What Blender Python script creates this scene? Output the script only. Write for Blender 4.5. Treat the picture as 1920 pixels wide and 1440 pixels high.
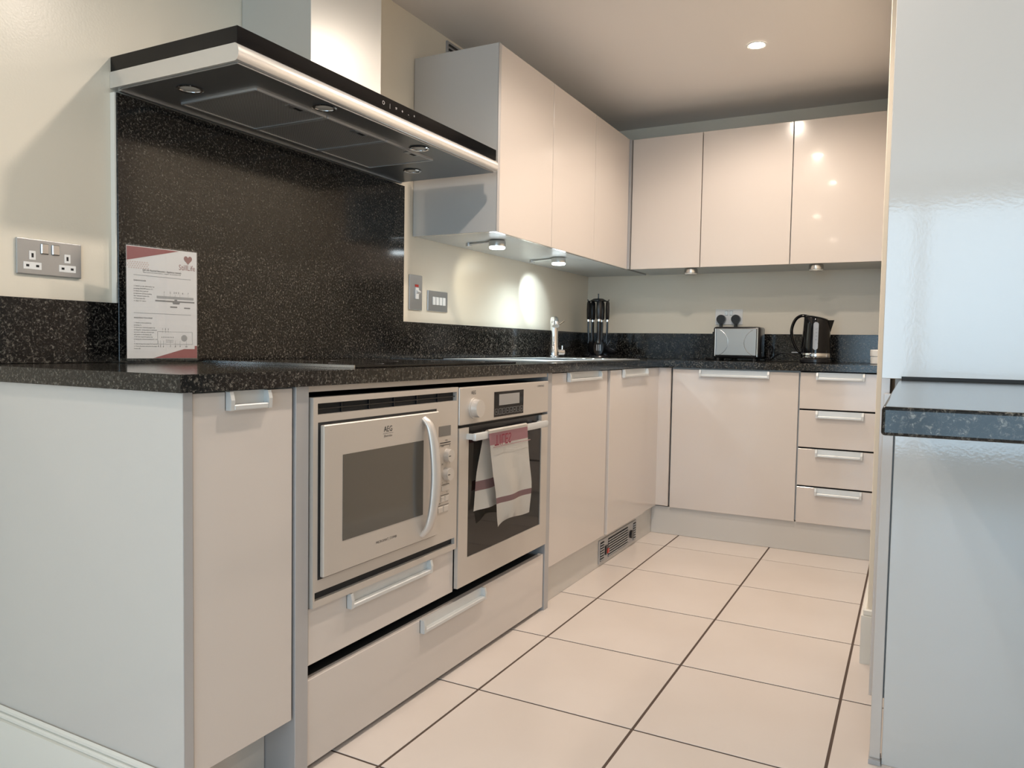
import bpy, bmesh, math, random
from mathutils import Vector, Matrix
random.seed(4)
for o in list(bpy.data.objects): bpy.data.objects.remove(o)
SC = bpy.context.scene
COL = SC.collection

# ------------------------------------------------------------------ camera
YAW, PITCH, ROLL = 0.4858, -0.0497, 0.0169
CAM = Vector((1.3245, -1.4173, 0.9626))
fw = Vector((-math.sin(YAW)*math.cos(PITCH), math.cos(YAW)*math.cos(PITCH), math.sin(PITCH)))
rt = Vector((math.cos(YAW), math.sin(YAW), 0)); upv = rt.cross(fw)
r2 = math.cos(ROLL)*rt + math.sin(ROLL)*upv
u2 = -math.sin(ROLL)*rt + math.cos(ROLL)*upv
cd = bpy.data.cameras.new('camera'); cam = bpy.data.objects.new('camera', cd); COL.objects.link(cam)
M = Matrix((r2, u2, -fw)).transposed().to_4x4(); M.translation = CAM
cam.matrix_world = M
cd.sensor_fit = 'HORIZONTAL'; cd.sensor_width = 36.0; cd.lens = 1430.2*36.0/1920.0
cd.clip_start = 0.02
SC.camera = cam

# ------------------------------------------------------------------ world, daylight, exposure
w = bpy.data.worlds.new('world'); SC.world = w; w.use_nodes = True
bg = w.node_tree.nodes['Background']; bg.inputs[0].default_value = (0.72, 0.88, 1.0, 1); bg.inputs[1].default_value = 1.2
def area(name, loc, rot, sx, sy, power, color):
    l = bpy.data.lights.new(name, 'AREA'); l.shape = 'RECTANGLE'; l.size = sx; l.size_y = sy
    l.energy = power; l.color = color
    o = bpy.data.objects.new(name, l); COL.objects.link(o); o.location = loc; o.rotation_euler = rot
    return o
# daylight entering through the big window behind the camera
area('window_daylight', (1.75, -4.36, 1.18), (math.radians(90), 0, 0), 2.5, 1.95, 66, (0.56, 0.80, 1.0))
DOWNLIGHT_W = 29
SC.view_settings.view_transform = 'Standard'; SC.view_settings.look = 'None'
SC.view_settings.exposure = 0.16; SC.view_settings.gamma = 1.0
SC.view_settings.use_curve_mapping = False

# ------------------------------------------------------------------ key dimensions (metres)
XF, XWF, XW = 0.1555, 0.173, -0.54      # left run: door fronts, worktop edge, wall
YF, YWF, YB = 2.4175, 2.398, 3.13       # back run: door fronts, worktop edge, wall
ZT, ZU = 0.902, 0.869                   # worktop top / underside
XU, YU, UB, UT = -0.141, 2.745, 1.409, 2.133   # wall cabinets
ZC = 2.304                              # ceiling
XR = 1.222                              # right hand wall of the galley
YE = -0.497                             # near end of the left run

# ------------------------------------------------------------------ materials
MATS = {}
def mat(name, col, rough=0.5, metal=0.0, spec=0.5, coat=0.0, emit=None, estr=0.0, bump=None, alpha=None):
    m = bpy.data.materials.new(name); m.use_nodes = True
    nt = m.node_tree; b = nt.nodes['Principled BSDF']
    b.inputs['Base Color'].default_value = (*col, 1); b.inputs['Roughness'].default_value = rough
    b.inputs['Metallic'].default_value = metal; b.inputs['Specular IOR Level'].default_value = spec
    b.inputs['Coat Weight'].default_value = coat; b.inputs['Coat Roughness'].default_value = 0.05
    if emit: b.inputs['Emission Color'].default_value = (*emit, 1); b.inputs['Emission Strength'].default_value = estr
    if bump:
        tc = nt.nodes.new('ShaderNodeTexCoord'); n = nt.nodes.new('ShaderNodeTexNoise')
        n.inputs['Scale'].default_value = bump[0]; n.inputs['Detail'].default_value = 2
        bp = nt.nodes.new('ShaderNodeBump'); bp.inputs['Strength'].default_value = bump[1]; bp.inputs['Distance'].default_value = bump[2]
        nt.links.new(tc.outputs['Object'], n.inputs['Vector']); nt.links.new(n.outputs['Fac'], bp.inputs['Height'])
        nt.links.new(bp.outputs['Normal'], b.inputs['Normal']); nt.links.new(bp.outputs['Normal'], b.inputs['Coat Normal'])
    MATS[name] = m
    return m
def vary(m, scale, c1, c2, lo=0.4, hi=0.6, detail=3, stretch=None, rough=None):
    """noise driven colour between c1 and c2"""
    nt = m.node_tree; b = nt.nodes['Principled BSDF']
    tc = nt.nodes.new('ShaderNodeTexCoord'); n = nt.nodes.new('ShaderNodeTexNoise'); r = nt.nodes.new('ShaderNodeValToRGB')
    n.inputs['Scale'].default_value = scale; n.inputs['Detail'].default_value = detail
    r.color_ramp.elements[0].position = lo; r.color_ramp.elements[1].position = hi
    r.color_ramp.elements[0].color = (*c1, 1); r.color_ramp.elements[1].color = (*c2, 1)
    src = tc.outputs['Object']
    if stretch:
        mp = nt.nodes.new('ShaderNodeMapping'); mp.inputs['Scale'].default_value = stretch
        nt.links.new(src, mp.inputs['Vector']); src = mp.outputs['Vector']
    nt.links.new(src, n.inputs['Vector']); nt.links.new(n.outputs['Fac'], r.inputs['Fac'])
    nt.links.new(r.outputs['Color'], b.inputs['Base Color'])
    return n, r
mat('wall_paint', (0.78, 0.71, 0.59), 0.55, bump=(260, 0.06, 0.002))
mat('wall_sheen', (0.77, 0.71, 0.60), 0.28, bump=(180, 0.10, 0.002))
mat('ceiling_paint', (0.80, 0.755, 0.72), 0.9)
mat('white_paint', (0.80, 0.78, 0.72), 0.35)
mat('cabinet', (0.595, 0.535, 0.49), 0.16, coat=0.3, bump=(90, 0.02, 0.001))
mat('panel_gloss', (0.60, 0.58, 0.555), 0.15, coat=0.5, bump=(170, 0.07, 0.001)).node_tree.nodes['Principled BSDF'].inputs['Coat IOR'].default_value = 1.8
mat('carcass', (0.55, 0.54, 0.52), 0.4)
mat('underside', (0.60, 0.62, 0.62), 0.35)
mat('recess_shade', (0.012, 0.012, 0.013), 0.7)  # black colour stands in for the shade inside gaps, slots and holes
mat('alu', (0.62, 0.63, 0.64), 0.38, metal=0.75)
mat('alu_light', (0.62, 0.63, 0.625), 0.42, metal=0.4)
mat('knob_silver', (0.60, 0.56, 0.52), 0.32, metal=0.4)
mat('post_grey', (0.43, 0.42, 0.42), 0.40, metal=0.3)
mat('plinth_face', (0.56, 0.53, 0.49), 0.22, coat=0.2)
mat('appliance_silver', (0.55, 0.50, 0.45), 0.36, metal=0.35)
mat('steel', (0.60, 0.60, 0.59), 0.26, metal=1.0)
mat('toaster_steel', (0.40, 0.40, 0.39), 0.38, metal=0.9)
mat('sink_steel', (0.80, 0.81, 0.81), 0.38, metal=0.85)
mat('steel_plate', (0.46, 0.48, 0.50), 0.34, metal=0.9)
mat('chrome', (0.80, 0.80, 0.81), 0.06, metal=1.0)
mat('hood_silver', (0.74, 0.72, 0.69), 0.24, metal=0.6)
mat('chimney_steel', (0.70, 0.70, 0.68), 0.34, metal=0.55)
mat('hood_under', (0.26, 0.265, 0.27), 0.36, metal=0.8)
mat('filter_mesh', (0.22, 0.21, 0.20), 0.40, metal=0.5)
mat('black_glass', (0.004, 0.004, 0.0045), 0.08, spec=0.3)
mat('black_plastic', (0.012, 0.012, 0.014), 0.25)
mat('black_gloss', (0.004, 0.004, 0.005), 0.09, spec=0.4)
mat('black_matt', (0.015, 0.015, 0.016), 0.55)
mat('oven_glass', (0.008, 0.006, 0.005), 0.05, spec=0.4)
mat('mw_glass', (0.075, 0.068, 0.058), 0.10, coat=0.6)
mat('lcd', (0.16, 0.15, 0.14), 0.2)
mat('lcd_light', (0.30, 0.29, 0.28), 0.25)
mat('ink', (0.03, 0.03, 0.03), 0.6)
mat('ink_grey', (0.22, 0.21, 0.21), 0.6)
mat('ink_line', (0.38, 0.37, 0.37), 0.6)
mat('print_red', (0.32, 0.10, 0.10), 0.45)
mat('print_rose', (0.30, 0.15, 0.14), 0.5)
mat('print_pale', (0.66, 0.50, 0.46), 0.5)
mat('paper', (0.78, 0.74, 0.73), 0.5)
mat('white_plastic', (0.80, 0.80, 0.79), 0.3)
mat('towel_cotton', (0.80, 0.76, 0.70), 0.95, bump=(900, 0.25, 0.001))
mat('towel_pink', (0.52, 0.28, 0.30), 0.95, bump=(900, 0.25, 0.001))
mat('towel_stripe', (0.34, 0.21, 0.21), 0.95)
mat('towel_ink', (0.22, 0.02, 0.04), 0.95)
mat('red_plastic', (0.45, 0.03, 0.02), 0.35)
mat('gauge', (0.30, 0.32, 0.35), 0.2)
mat('grout', (0.09, 0.06, 0.045), 0.9)
mat('hot_lamp', (1, 1, 1), 0.3, emit=(1.0, 0.86, 0.68), estr=160)
mat('cool_lens', (1, 1, 1), 0.3, emit=(0.85, 0.95, 1.0), estr=14)
mat('off_lens', (0.55, 0.54, 0.50), 0.15)
mat('hob_trim', (0.5, 0.5, 0.5), 0.25, metal=1.0)
t = mat('tile_ceramic', (0.74, 0.65, 0.575), 0.20, spec=0.45)
vary(t, 2.2, (0.635, 0.56, 0.505), (0.68, 0.61, 0.56), 0.3, 0.7, 4)
g = mat('granite', (0.02, 0.02, 0.02), 0.13, spec=0.5)
nt = g.node_tree; b = nt.nodes['Principled BSDF']
tc = nt.nodes.new('ShaderNodeTexCoord'); n1 = nt.nodes.new('ShaderNodeTexNoise'); n2 = nt.nodes.new('ShaderNodeTexNoise'); vo = nt.nodes.new('ShaderNodeTexVoronoi')
n1.inputs['Scale'].default_value = 165; n1.inputs['Detail'].default_value = 4; n1.inputs['Roughness'].default_value = 0.72; n1.inputs['Distortion'].default_value = 0.6
n2.inputs['Scale'].default_value = 34; n2.inputs['Detail'].default_value = 3
vo.inputs['Scale'].default_value = 330
r1 = nt.nodes.new('ShaderNodeValToRGB'); e = r1.color_ramp.elements
e[0].position = 0.43; e[0].color = (0.003, 0.003, 0.003, 1); e[1].position = 0.70; e[1].color = (0.21, 0.195, 0.165, 1)
q = e.new(0.52); q.color = (0.010, 0.0095, 0.009, 1); q = e.new(0.59); q.color = (0.055, 0.050, 0.043, 1)
mx = nt.nodes.new('ShaderNodeMix'); mx.data_type = 'FLOAT'; mx.inputs[0].default_value = 0.35
ad = nt.nodes.new('ShaderNodeMath'); ad.operation = 'MULTIPLY_ADD'; ad.inputs[1].default_value = 0.10; 
for q in (n1, n2, vo): nt.links.new(tc.outputs['Object'], q.inputs['Vector'])
sub = nt.nodes.new('ShaderNodeMath'); sub.operation = 'SUBTRACT'; sub.inputs[1].default_value = 0.5
nt.links.new(n2.outputs['Fac'], sub.inputs[0]); nt.links.new(sub.outputs[0], ad.inputs[0])
nt.links.new(n1.outputs['Fac'], ad.inputs[2]); nt.links.new(ad.outputs[0], r1.inputs['Fac']); nt.links.new(r1.outputs['Color'], b.inputs['Base Color'])
b.inputs['Specular IOR Level'].default_value = 0.4
# see-through acrylic and window glass: mostly transparent with a fresnel gloss
def clear(name, tint, gl):
    m = bpy.data.materials.new(name); m.use_nodes = True; nt = m.node_tree
    for nd in list(nt.nodes): nt.nodes.remove(nd)
    out = nt.nodes.new('ShaderNodeOutputMaterial'); mix = nt.nodes.new('ShaderNodeMixShader')
    tr = nt.nodes.new('ShaderNodeBsdfTransparent'); gs = nt.nodes.new('ShaderNodeBsdfGlossy'); 
    tr.inputs[0].default_value = (*tint, 1); gs.inputs['Roughness'].default_value = gl; mix.inputs[0].default_value = 0.045
    nt.links.new(tr.outputs[0], mix.inputs[1]); nt.links.new(gs.outputs[0], mix.inputs[2])
    nt.links.new(mix.outputs[0], out.inputs[0]); MATS[name] = m
clear('acrylic', (0.96, 0.97, 0.97), 0.03)
clear('window_glass', (0.97, 0.99, 1.0), 0.02)
# hood filter: fine woven lines as bands in the base colour
fm = MATS['filter_mesh']; nt = fm.node_tree; b = nt.nodes['Principled BSDF']
tc = nt.nodes.new('ShaderNodeTexCoord'); wv = nt.nodes.new('ShaderNodeTexWave'); wv.inputs['Scale'].default_value = 120
wv.wave_type = 'BANDS'; wv.bands_direction = 'DIAGONAL'
rr = nt.nodes.new('ShaderNodeValToRGB'); rr.color_ramp.elements[0].color = (0.10, 0.10, 0.10, 1); rr.color_ramp.elements[1].color = (0.62, 0.60, 0.58, 1)
nt.links.new(tc.outputs['Object'], wv.inputs['Vector']); nt.links.new(wv.outputs['Fac'], rr.inputs['Fac']); nt.links.new(rr.outputs['Color'], b.inputs['Base Color'])

# ------------------------------------------------------------------ builders
ORG = {}
def link(o, parent, org):
    COL.objects.link(o)
    if parent is None: o.location = org
    else: o.parent = parent
    ORG[o] = Vector(org)
    return o
def thing(name, label, cat, org, group=None):
    o = bpy.data.objects.new(name, None); o.empty_display_size = 0.05
    link(o, None, org); o['label'] = label; o['category'] = cat
    if group: o['group'] = group
    return o
def obj(name, bm, m, parent=None, org=None, label=None, smooth=False):
    """bm in world coordinates -> one mesh object with its origin at org (or the parent's)"""
    org = ORG[parent] if parent is not None else Vector(org if org is not None else (0, 0, 0))
    bmesh.ops.translate(bm, verts=bm.verts, vec=-org)
    bmesh.ops.recalc_face_normals(bm, faces=bm.faces)
    me = bpy.data.meshes.new(name); bm.to_mesh(me); bm.free()
    ms = m if isinstance(m, (list, tuple)) else [m]
    for k in ms: me.materials.append(MATS[k])
    if smooth:
        for p in me.polygons: p.use_smooth = True
        try: me.set_sharp_from_angle(angle=math.radians(35))
        except Exception: pass
    o = bpy.data.objects.new(name, me); link(o, parent, org)
    if label: o['label'] = label
    return o
def tag(o, label, cat, group=None):
    o['label'] = label; o['category'] = cat
    if group: o['group'] = group
    return o
def struct(name, bm, m, org=(0, 0, 0), parent=None, smooth=False):
    o = obj(name, bm, m, parent, org, smooth=smooth)
    if parent is None: o['kind'] = 'structure'
    return o
def BM(): return bmesh.new()
def box(bm, p0, p1, bev=0.0, seg=1, mi=0):
    x0, x1 = sorted((p0[0], p1[0])); y0, y1 = sorted((p0[1], p1[1])); z0, z1 = sorted((p0[2], p1[2]))
    vs = [bm.verts.new(v) for v in ((x0,y0,z0),(x1,y0,z0),(x1,y1,z0),(x0,y1,z0),(x0,y0,z1),(x1,y0,z1),(x1,y1,z1),(x0,y1,z1))]
    fs = [bm.faces.new([vs[i] for i in f]) for f in ((3,2,1,0),(4,5,6,7),(0,1,5,4),(1,2,6,5),(2,3,7,6),(3,0,4,7))]
    for f in fs: f.material_index = mi
    if bev > 0:
        es = list({e for f in fs for e in f.edges})
        bmesh.ops.bevel(bm, geom=es, offset=bev, segments=seg, affect='EDGES', profile=0.5)
    return bm
def B1(p0, p1, bev=0.0, seg=1): return box(BM(), p0, p1, bev, seg)
def cyl(bm, c, axis, r, h0, h1, n=24, r1=None, cap=True):
    """cylinder/cone around axis through c from offset h0 to h1"""
    r1 = r if r1 is None else r1
    ax = {'x': Vector((1,0,0)), 'y': Vector((0,1,0)), 'z': Vector((0,0,1))}[axis] if isinstance(axis, str) else Vector(axis).normalized()
    a = ax.orthogonal().normalized(); b = ax.cross(a); c = Vector(c)
    A = [bm.verts.new(c+ax*h0+(a*math.cos(2*math.pi*i/n)+b*math.sin(2*math.pi*i/n))*r) for i in range(n)]
    Bv = [bm.verts.new(c+ax*h1+(a*math.cos(2*math.pi*i/n)+b*math.sin(2*math.pi*i/n))*r1) for i in range(n)]
    for i in range(n): bm.faces.new((A[i], A[(i+1)%n], Bv[(i+1)%n], Bv[i]))
    if cap: bm.faces.new(A[::-1]); bm.faces.new(Bv)
    return bm
def lathe(bm, c, prof, n=32, sx=1.0, sy=1.0, cap=True):
    c = Vector(c); rings = []
    for (r, z) in prof:
        rings.append([bm.verts.new(c+Vector((r*sx*math.cos(2*math.pi*i/n), r*sy*math.sin(2*math.pi*i/n), z))) for i in range(n)])
    for a, b in zip(rings, rings[1:]):
        for i in range(n): bm.faces.new((a[i], a[(i+1)%n], b[(i+1)%n], b[i]))
    if cap:
        bm.faces.new(rings[0][::-1]); bm.faces.new(rings[-1])
    return bm
def smoothpath(pts, n=8):
    P = [Vector(p) for p in pts]; out = []
    for i in range(len(P)-1):
        p0 = P[max(i-1,0)]; p1 = P[i]; p2 = P[i+1]; p3 = P[min(i+2,len(P)-1)]
        for k in range(n):
            t = k/n
            out.append(0.5*((2*p1)+(-p0+p2)*t+(2*p0-5*p1+4*p2-p3)*t*t+(-p0+3*p1-3*p2+p3)*t*t*t))
    out.append(P[-1]); return out
def tube(bm, pts, r, n=10, flat=(1.0, 1.0), ref=None, radii=None):
    P = [Vector(p) for p in pts]; rings = []; prev = None
    for i, p in enumerate(P):
        d = (P[min(i+1,len(P)-1)]-P[max(i-1,0)]).normalized()
        if prev is None: a = (Vector(ref) if ref else d.orthogonal()); a = (a-d*a.dot(d)).normalized()
        else: a = (prev-d*prev.dot(d)).normalized()
        prev = a; b = d.cross(a); rr = radii[i] if radii else r
        rings.append([bm.verts.new(p+a*math.cos(2*math.pi*k/n)*rr*flat[0]+b*math.sin(2*math.pi*k/n)*rr*flat[1]) for k in range(n)])
    for A, Bv in zip(rings, rings[1:]):
        for k in range(n): bm.faces.new((A[k], A[(k+1)%n], Bv[(k+1)%n], Bv[k]))
    bm.faces.new(rings[0][::-1]); bm.faces.new(rings[-1])
    return bm
def poly(bm, pts, mi=0):
    f = bm.faces.new([bm.verts.new(p) for p in pts]); f.material_index = mi
    return f
def prism(bm, pts, ext):
    """closed outline pts extruded by the vector ext"""
    e = Vector(ext); A = [bm.verts.new(Vector(p)) for p in pts]; Bv = [bm.verts.new(Vector(p)+e) for p in pts]
    n = len(A); bm.faces.new(A[::-1]); bm.faces.new(Bv)
    for i in range(n): bm.faces.new((A[i], A[(i+1)%n], Bv[(i+1)%n], Bv[i]))
    return bm
_T = {}
def textpts(s, size, align='LEFT'):
    key = (s, size, align)
    if key not in _T:
        cu = bpy.data.curves.new('t', 'FONT'); cu.body = s; cu.size = size; cu.align_x = align; cu.resolution_u = 2
        o = bpy.data.objects.new('t', cu); COL.objects.link(o); bpy.context.view_layer.update()
        me = o.to_mesh(); _T[key] = ([tuple(v.co) for v in me.vertices], [tuple(p.vertices) for p in me.polygons])
        o.to_mesh_clear(); bpy.data.objects.remove(o); bpy.data.curves.remove(cu)
    return _T[key]
def text(bm, s, size, fmap, align='LEFT', sx=1.0):
    vs, fs = textpts(s, size, align); V = [bm.verts.new(fmap(v[0]*sx, v[1])) for v in vs]
    for f in fs:
        try: bm.faces.new([V[i] for i in f])
        except ValueError: pass
    return bm
# frames: (a along the run, d out of the front plane, z) -> world
FL = lambda a, d, z: (XF+d, a, z)
FB = lambda a, d, z: (a, YF-d, z)
UL = lambda a, d, z: (XU+d, a, z)
UBK = lambda a, d, z: (a, YU-d, z)
def fbox(bm, fr, a0, a1, d0, d1, z0, z1, bev=0.0, seg=1): return box(bm, fr(a0, d0, z0), fr(a1, d1, z1), bev, seg)
def F1(fr, a0, a1, d0, d1, z0, z1, bev=0.0, seg=1): return fbox(BM(), fr, a0, a1, d0, d1, z0, z1, bev, seg)
def handle(parent, fr, a0, a1, ztop, h=0.036, dep=0.017):
    """aluminium pocket pull: back plate, two end cheeks and a lower lip"""
    bm = BM(); fbox(bm, fr, a0, a1, 0.0, 0.0015, ztop-h, ztop+0.001)
    for s in (a0, a1-0.009):
        pts = [fr(s, 0.0, ztop), fr(s, dep*0.75, ztop), fr(s, dep, ztop-h*0.45), fr(s, dep*0.9, ztop-h), fr(s, 0.0, ztop-h)]
        e = Vector(fr(s+0.009, 0, 0))-Vector(fr(s, 0, 0)); prism(bm, pts, e)
    fbox(bm, fr, a0+0.0085, a1-0.0085, 0.0, dep*0.95, ztop-h, ztop-h+0.011, 0.002)
    return obj('handle', bm, 'alu_light', parent, label='aluminium pocket pull handle')
def door(parent, fr, a0, a1, z0, z1, m='cabinet', th=0.019, name='door', d=0.0):
    return obj(name, F1(fr, a0, a1, d-th, d, z0, z1, 0.0012), m, parent)

# ================================================================== SETTING
X0, X1, Y0r = -0.54, 3.3, -4.2
floor = struct('floor', B1((X0-.1, Y0r-.1, -0.06), (X1+.1, YB+.1, -0.0018)), 'grout')
TP = 0.45; GX, GY = 0.2769, -0.0537
proto = None
for i in range(-2, 8):
    for j in range(-10, 7):
        x0 = GX+i*TP+0.0035; x1 = GX+(i+1)*TP-0.0035; y0 = GY+j*TP+0.0031; y1 = GY+(j+1)*TP-0.0031
        x0 = max(x0, X0); x1 = min(x1, X1); y0 = max(y0, Y0r); y1 = min(y1, YB)
        if x1-x0 < 0.02 or y1-y0 < 0.02: continue
        if x1 < 0.0 and y0 > -0.45: continue          # under the cabinets
        full = abs(x1-x0-(TP-0.007)) < 1e-4 and abs(y1-y0-(TP-0.0062)) < 1e-4
        if full and proto is not None:
            t = proto.copy(); COL.objects.link(t); t.location = ((x0+x1)/2, (y0+y1)/2, 0); t.parent = floor
        else:
            hx, hy = (x1-x0)/2, (y1-y0)/2
            me = bpy.data.meshes.new('tile'); b2 = box(BM(), (-hx, -hy, -0.0017), (hx, hy, 0), 0.0006); b2.to_mesh(me); b2.free()
            me.materials.append(MATS['tile_ceramic'])
            t = bpy.data.objects.new('tile', me); COL.objects.link(t); t.parent = floor; t.location = ((x0+x1)/2, (y0+y1)/2, 0)
            if full: proto = t
struct('ceiling', B1((X0-.1, Y0r-.1, ZC), (X1+.1, YB+.1, ZC+.08)), 'ceiling_paint')
struct('wall_left', B1((XW-.1, Y0r, 0), (XW, YB+.1, ZC)), 'wall_sheen')
struct('wall_back', B1((XW, YB, 0), (X1, YB+.1, ZC)), 'wall_sheen')
struct('wall_right', B1((XR, 1.157, 0), (X1, YB, ZC), 0.002), 'wall_paint')
struct('wall_side', B1((X1, Y0r, 0), (X1+.1, 1.157, ZC)), 'wall_paint')
bm = BM()
wx0, wx1, wz0, wz1 = 0.5, 3.0, 0.15, 2.15
box(bm, (X0-.1, Y0r-.1, 0), (wx0, Y0r, ZC)); box(bm, (wx1, Y0r-.1, 0), (X1+.1, Y0r, ZC))
box(bm, (wx0, Y0r-.1, 0), (wx1, Y0r, wz0)); box(bm, (wx0, Y0r-.1, wz1), (wx1, Y0r, ZC))
struct('wall_front', bm, 'wall_paint')
bm = BM()
for (a, b_) in ((wx0, wx0+.05), (wx1-.05, wx1), (1.30, 1.36), (2.14, 2.20)): box(bm, (a, Y0r-.07, wz0), (b_, Y0r-.02, wz1), 0.004)
box(bm, (wx0, Y0r-.07, wz0), (wx1, Y0r-.02, wz0+.05), 0.004); box(bm, (wx0, Y0r-.07, wz1-.05), (wx1, Y0r-.02, wz1), 0.004)
win = struct('window_1', bm, 'white_paint', org=(1.75, Y0r, wz0))
for (a, b_) in ((wx0+.05, 1.30), (1.36, 2.14), (2.20, wx1-.05)):
    obj('pane', B1((a, Y0r-.048, wz0+.05), (b_, Y0r-.042, wz1-.05)), 'window_glass', win)
# skirting of the right hand wall
bm = BM(); box(bm, (XR-.016, 1.141, 0), (XR+.06, 1.157, 0.150)); box(bm, (XR-.016, 1.157, 0), (XR, YF, 0.150))
box(bm, (XR-.012, 1.145, 0.150), (XR+.06, 1.157, 0.169), 0.003); box(bm, (XR-.012, 1.157, 0.150), (XR, YF, 0.169), 0.003)
struct('baseboard_right', bm, 'white_paint')
# skirting across the end of the left run
bm = BM(); box(bm, (XW, -0.4985, 0), (XF+.004, -0.4815, 0.130)); box(bm, (XW, -0.494, 0.130), (XF+.002, -0.4815, 0.141), 0.003)
box(bm, (XW, -0.490, 0.141), (XF, -0.4815, 0.155), 0.004)
struct('baseboard_left', bm, 'white_paint')

# ================================================================== LEFT RUN, BASE UNITS
# --- end unit with one narrow door
c = thing('base_cabinet', 'white base cabinet with a narrow door closing the near end of the worktop', 'cabinet', (-.19, -.33, 0), 'base cabinets')
obj('end_panel', B1((XW+.002, -0.481, 0.0), (XF+.003, -0.461, ZU-.001), 0.001), 'panel_gloss', c)
obj('edge_strip', B1((XF+.003, -0.481, 0.0), (XF+.0045, -0.461, ZU-.001)), 'post_grey', c, label='grey metal edge strip')
obj('carcass', B1((XW+.004, -0.459, 0.145), (XF-.021, -0.199, ZU-.002)), 'carcass', c)
d = door(c, FL, -0.457, -0.203, 0.142, 0.8655)
handle(d, FL, -0.382, -0.276, 0.8655)
tag(obj('plinth_board', B1((0.055, -0.459, 0.001), (0.07, -0.199, 0.140)), 'plinth_face', None, (0.06, -.33, 0)), 'white plinth board set back under the narrow end door', 'plinth')
# --- appliance housing
c = thing('appliance_housing', 'silver edged housing holding the microwave and the oven side by side', 'cabinet', (-.19, .45, 0), 'base cabinets')
obj('side_panel', B1((XW+.004, -0.197, 0.0), (XF+.004, -0.157, ZU-.001), 0.001), 'post_grey', c)
obj('side_panel', B1((XW+.004, 1.067, 0.0), (XF+.004, 1.101, ZU-.001), 0.001), 'post_grey', c)
obj('top_rail', F1(FL, -0.157, 1.067, -0.02, 0.0, 0.854, ZU-.001, 0.001), 'appliance_silver', c)
obj('back_panel', B1((XW+.004, -0.155, 0.002), (XW+.02, 1.065, 0.85)), 'recess_shade', c)  # housing interior coloured black so its open gaps read as deep shade
obj('shelf', B1((XW+.02, -0.155, 0.2125), (XF-.06, 1.065, 0.233)), 'recess_shade', c)
d = door(c, FL, -0.153, 0.447, 0.243, 0.3715, name='drawer')
handle(d, FL, -0.024, 0.319, 0.3715)
obj('drawer_box', B1((XW+.03, -0.145, 0.2335), (XF-.0205, 0.44, 0.366)), 'recess_shade', d)
d = door(c, FL, -0.155, 1.062, 0.014, 0.2105, name='drawer')
handle(d, FL, 0.281, 0.621, 0.2105)
obj('drawer_box', B1((XW+.03, -0.145, 0.016), (XF-.0205, 1.05, 0.206)), 'recess_shade', d)

# --- built-in microwave
mw = thing('microwave', 'built-in silver microwave with dark window and curved bar handle', 'microwave', (-.1, .145, .375))
fx = lambda a, z, d=0.0006: FL(a, 0.012+d, z)      # the front face sits 12 mm proud
obj('body', B1((XW+.05, -0.140, 0.376), (XF-.004, 0.436, 0.842)), 'black_matt', mw)
bm = BM()   # face frame with two slots
a0, a1, z0, z1 = -0.152, 0.444, 0.3735, 0.8425
for (p, q, r_, s) in ((a0, a1, 0.829, z1), (a0, a1, 0.408, 0.804), (a0, a1, z0, 0.389), (a0, -0.138, 0.804, 0.829), (0.437, a1, 0.804, 0.829), (a0, -0.146, 0.389, 0.408), (0.434, a1, 0.389, 0.408)):
    fbox(bm, FL, p, q, -0.004, 0.012, r_, s)
obj('face_frame', bm, 'appliance_silver', mw)
v = obj('top_vent', F1(FL, -0.139, 0.438, -0.0035, -0.001, 0.8035, 0.8295), 'recess_shade', mw)
for k in range(1):
    obj('slat', F1(FL, -0.138, 0.437, 0.0, 0.006, 0.815, 0.8175), 'black_plastic', v)
for k in range(5): obj('rib', F1(FL, -0.05+k*.1, -0.048+k*.1, -0.001, 0.004, 0.804, 0.829), 'black_plastic', v)
obj('bottom_vent', F1(FL, -0.147, 0.435, -0.0035, 0.001, 0.3885, 0.4085), 'recess_shade', mw)
obj('door_gap', F1(FL, -0.137, 0.333, 0.0121, 0.0125, 0.435, 0.787), 'recess_shade', mw)
dr = obj('door', F1(FL, -0.131, 0.328, 0.0125, 0.024, 0.440, 0.781, 0.002), 'appliance_silver', mw)
obj('window', F1(FL, -0.068, 0.254, 0.024, 0.0248, 0.510, 0.709), 'mw_glass', dr)
hp = smoothpath([FL(0.258, 0.022, 0.768), FL(0.262, 0.040, 0.745), FL(0.267, 0.050, 0.69), FL(0.270, 0.054, 0.61), FL(0.266, 0.050, 0.53), FL(0.259, 0.040, 0.478), FL(0.254, 0.022, 0.453)], 6)
bm = BM(); tube(bm, hp, 0.012, 14, (1.25, 0.75), ref=(0, 1, 0), radii=[.009+.006*math.sin(math.pi*i/(len(hp)-1)) for i in range(len(hp))]); obj('handle', bm, 'knob_silver', dr, smooth=True, label='curved silver bar handle')
bm = BM(); text(bm, 'AEG', 0.020, lambda x, y: FL(0.100+x, 0.0245, 0.747+y), 'CENTER', 0.9)
fbox(bm, FL, 0.080, 0.121, 0.024, 0.0243, 0.7425, 0.743)
text(bm, 'Electrolux', 0.008, lambda x, y: FL(0.100+x, 0.0245, 0.734+y), 'CENTER'); obj('logo', bm, 'ink', dr)
bm = BM(); text(bm, 'MICROMAT_COMBI', 0.0085, lambda x, y: FL(0.055+x, 0.0245, 0.475+y), 'LEFT', 1.12); obj('lettering', bm, 'ink', dr)
obj('display', F1(FL, 0.345, 0.406, 0.012, 0.0128, 0.708, 0.7365), 'lcd', mw)
bm = BM(); text(bm, 'stop', 0.007, lambda x, y: fx(0.384+x, 0.694+y), 'CENTER')
fbox(bm, FL, 0.352, 0.406, 0.012, 0.0127, 0.688, 0.6905); fbox(bm, FL, 0.352, 0.406, 0.012, 0.0127, 0.682, 0.6838); obj('lettering', bm, 'ink', mw)
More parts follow.
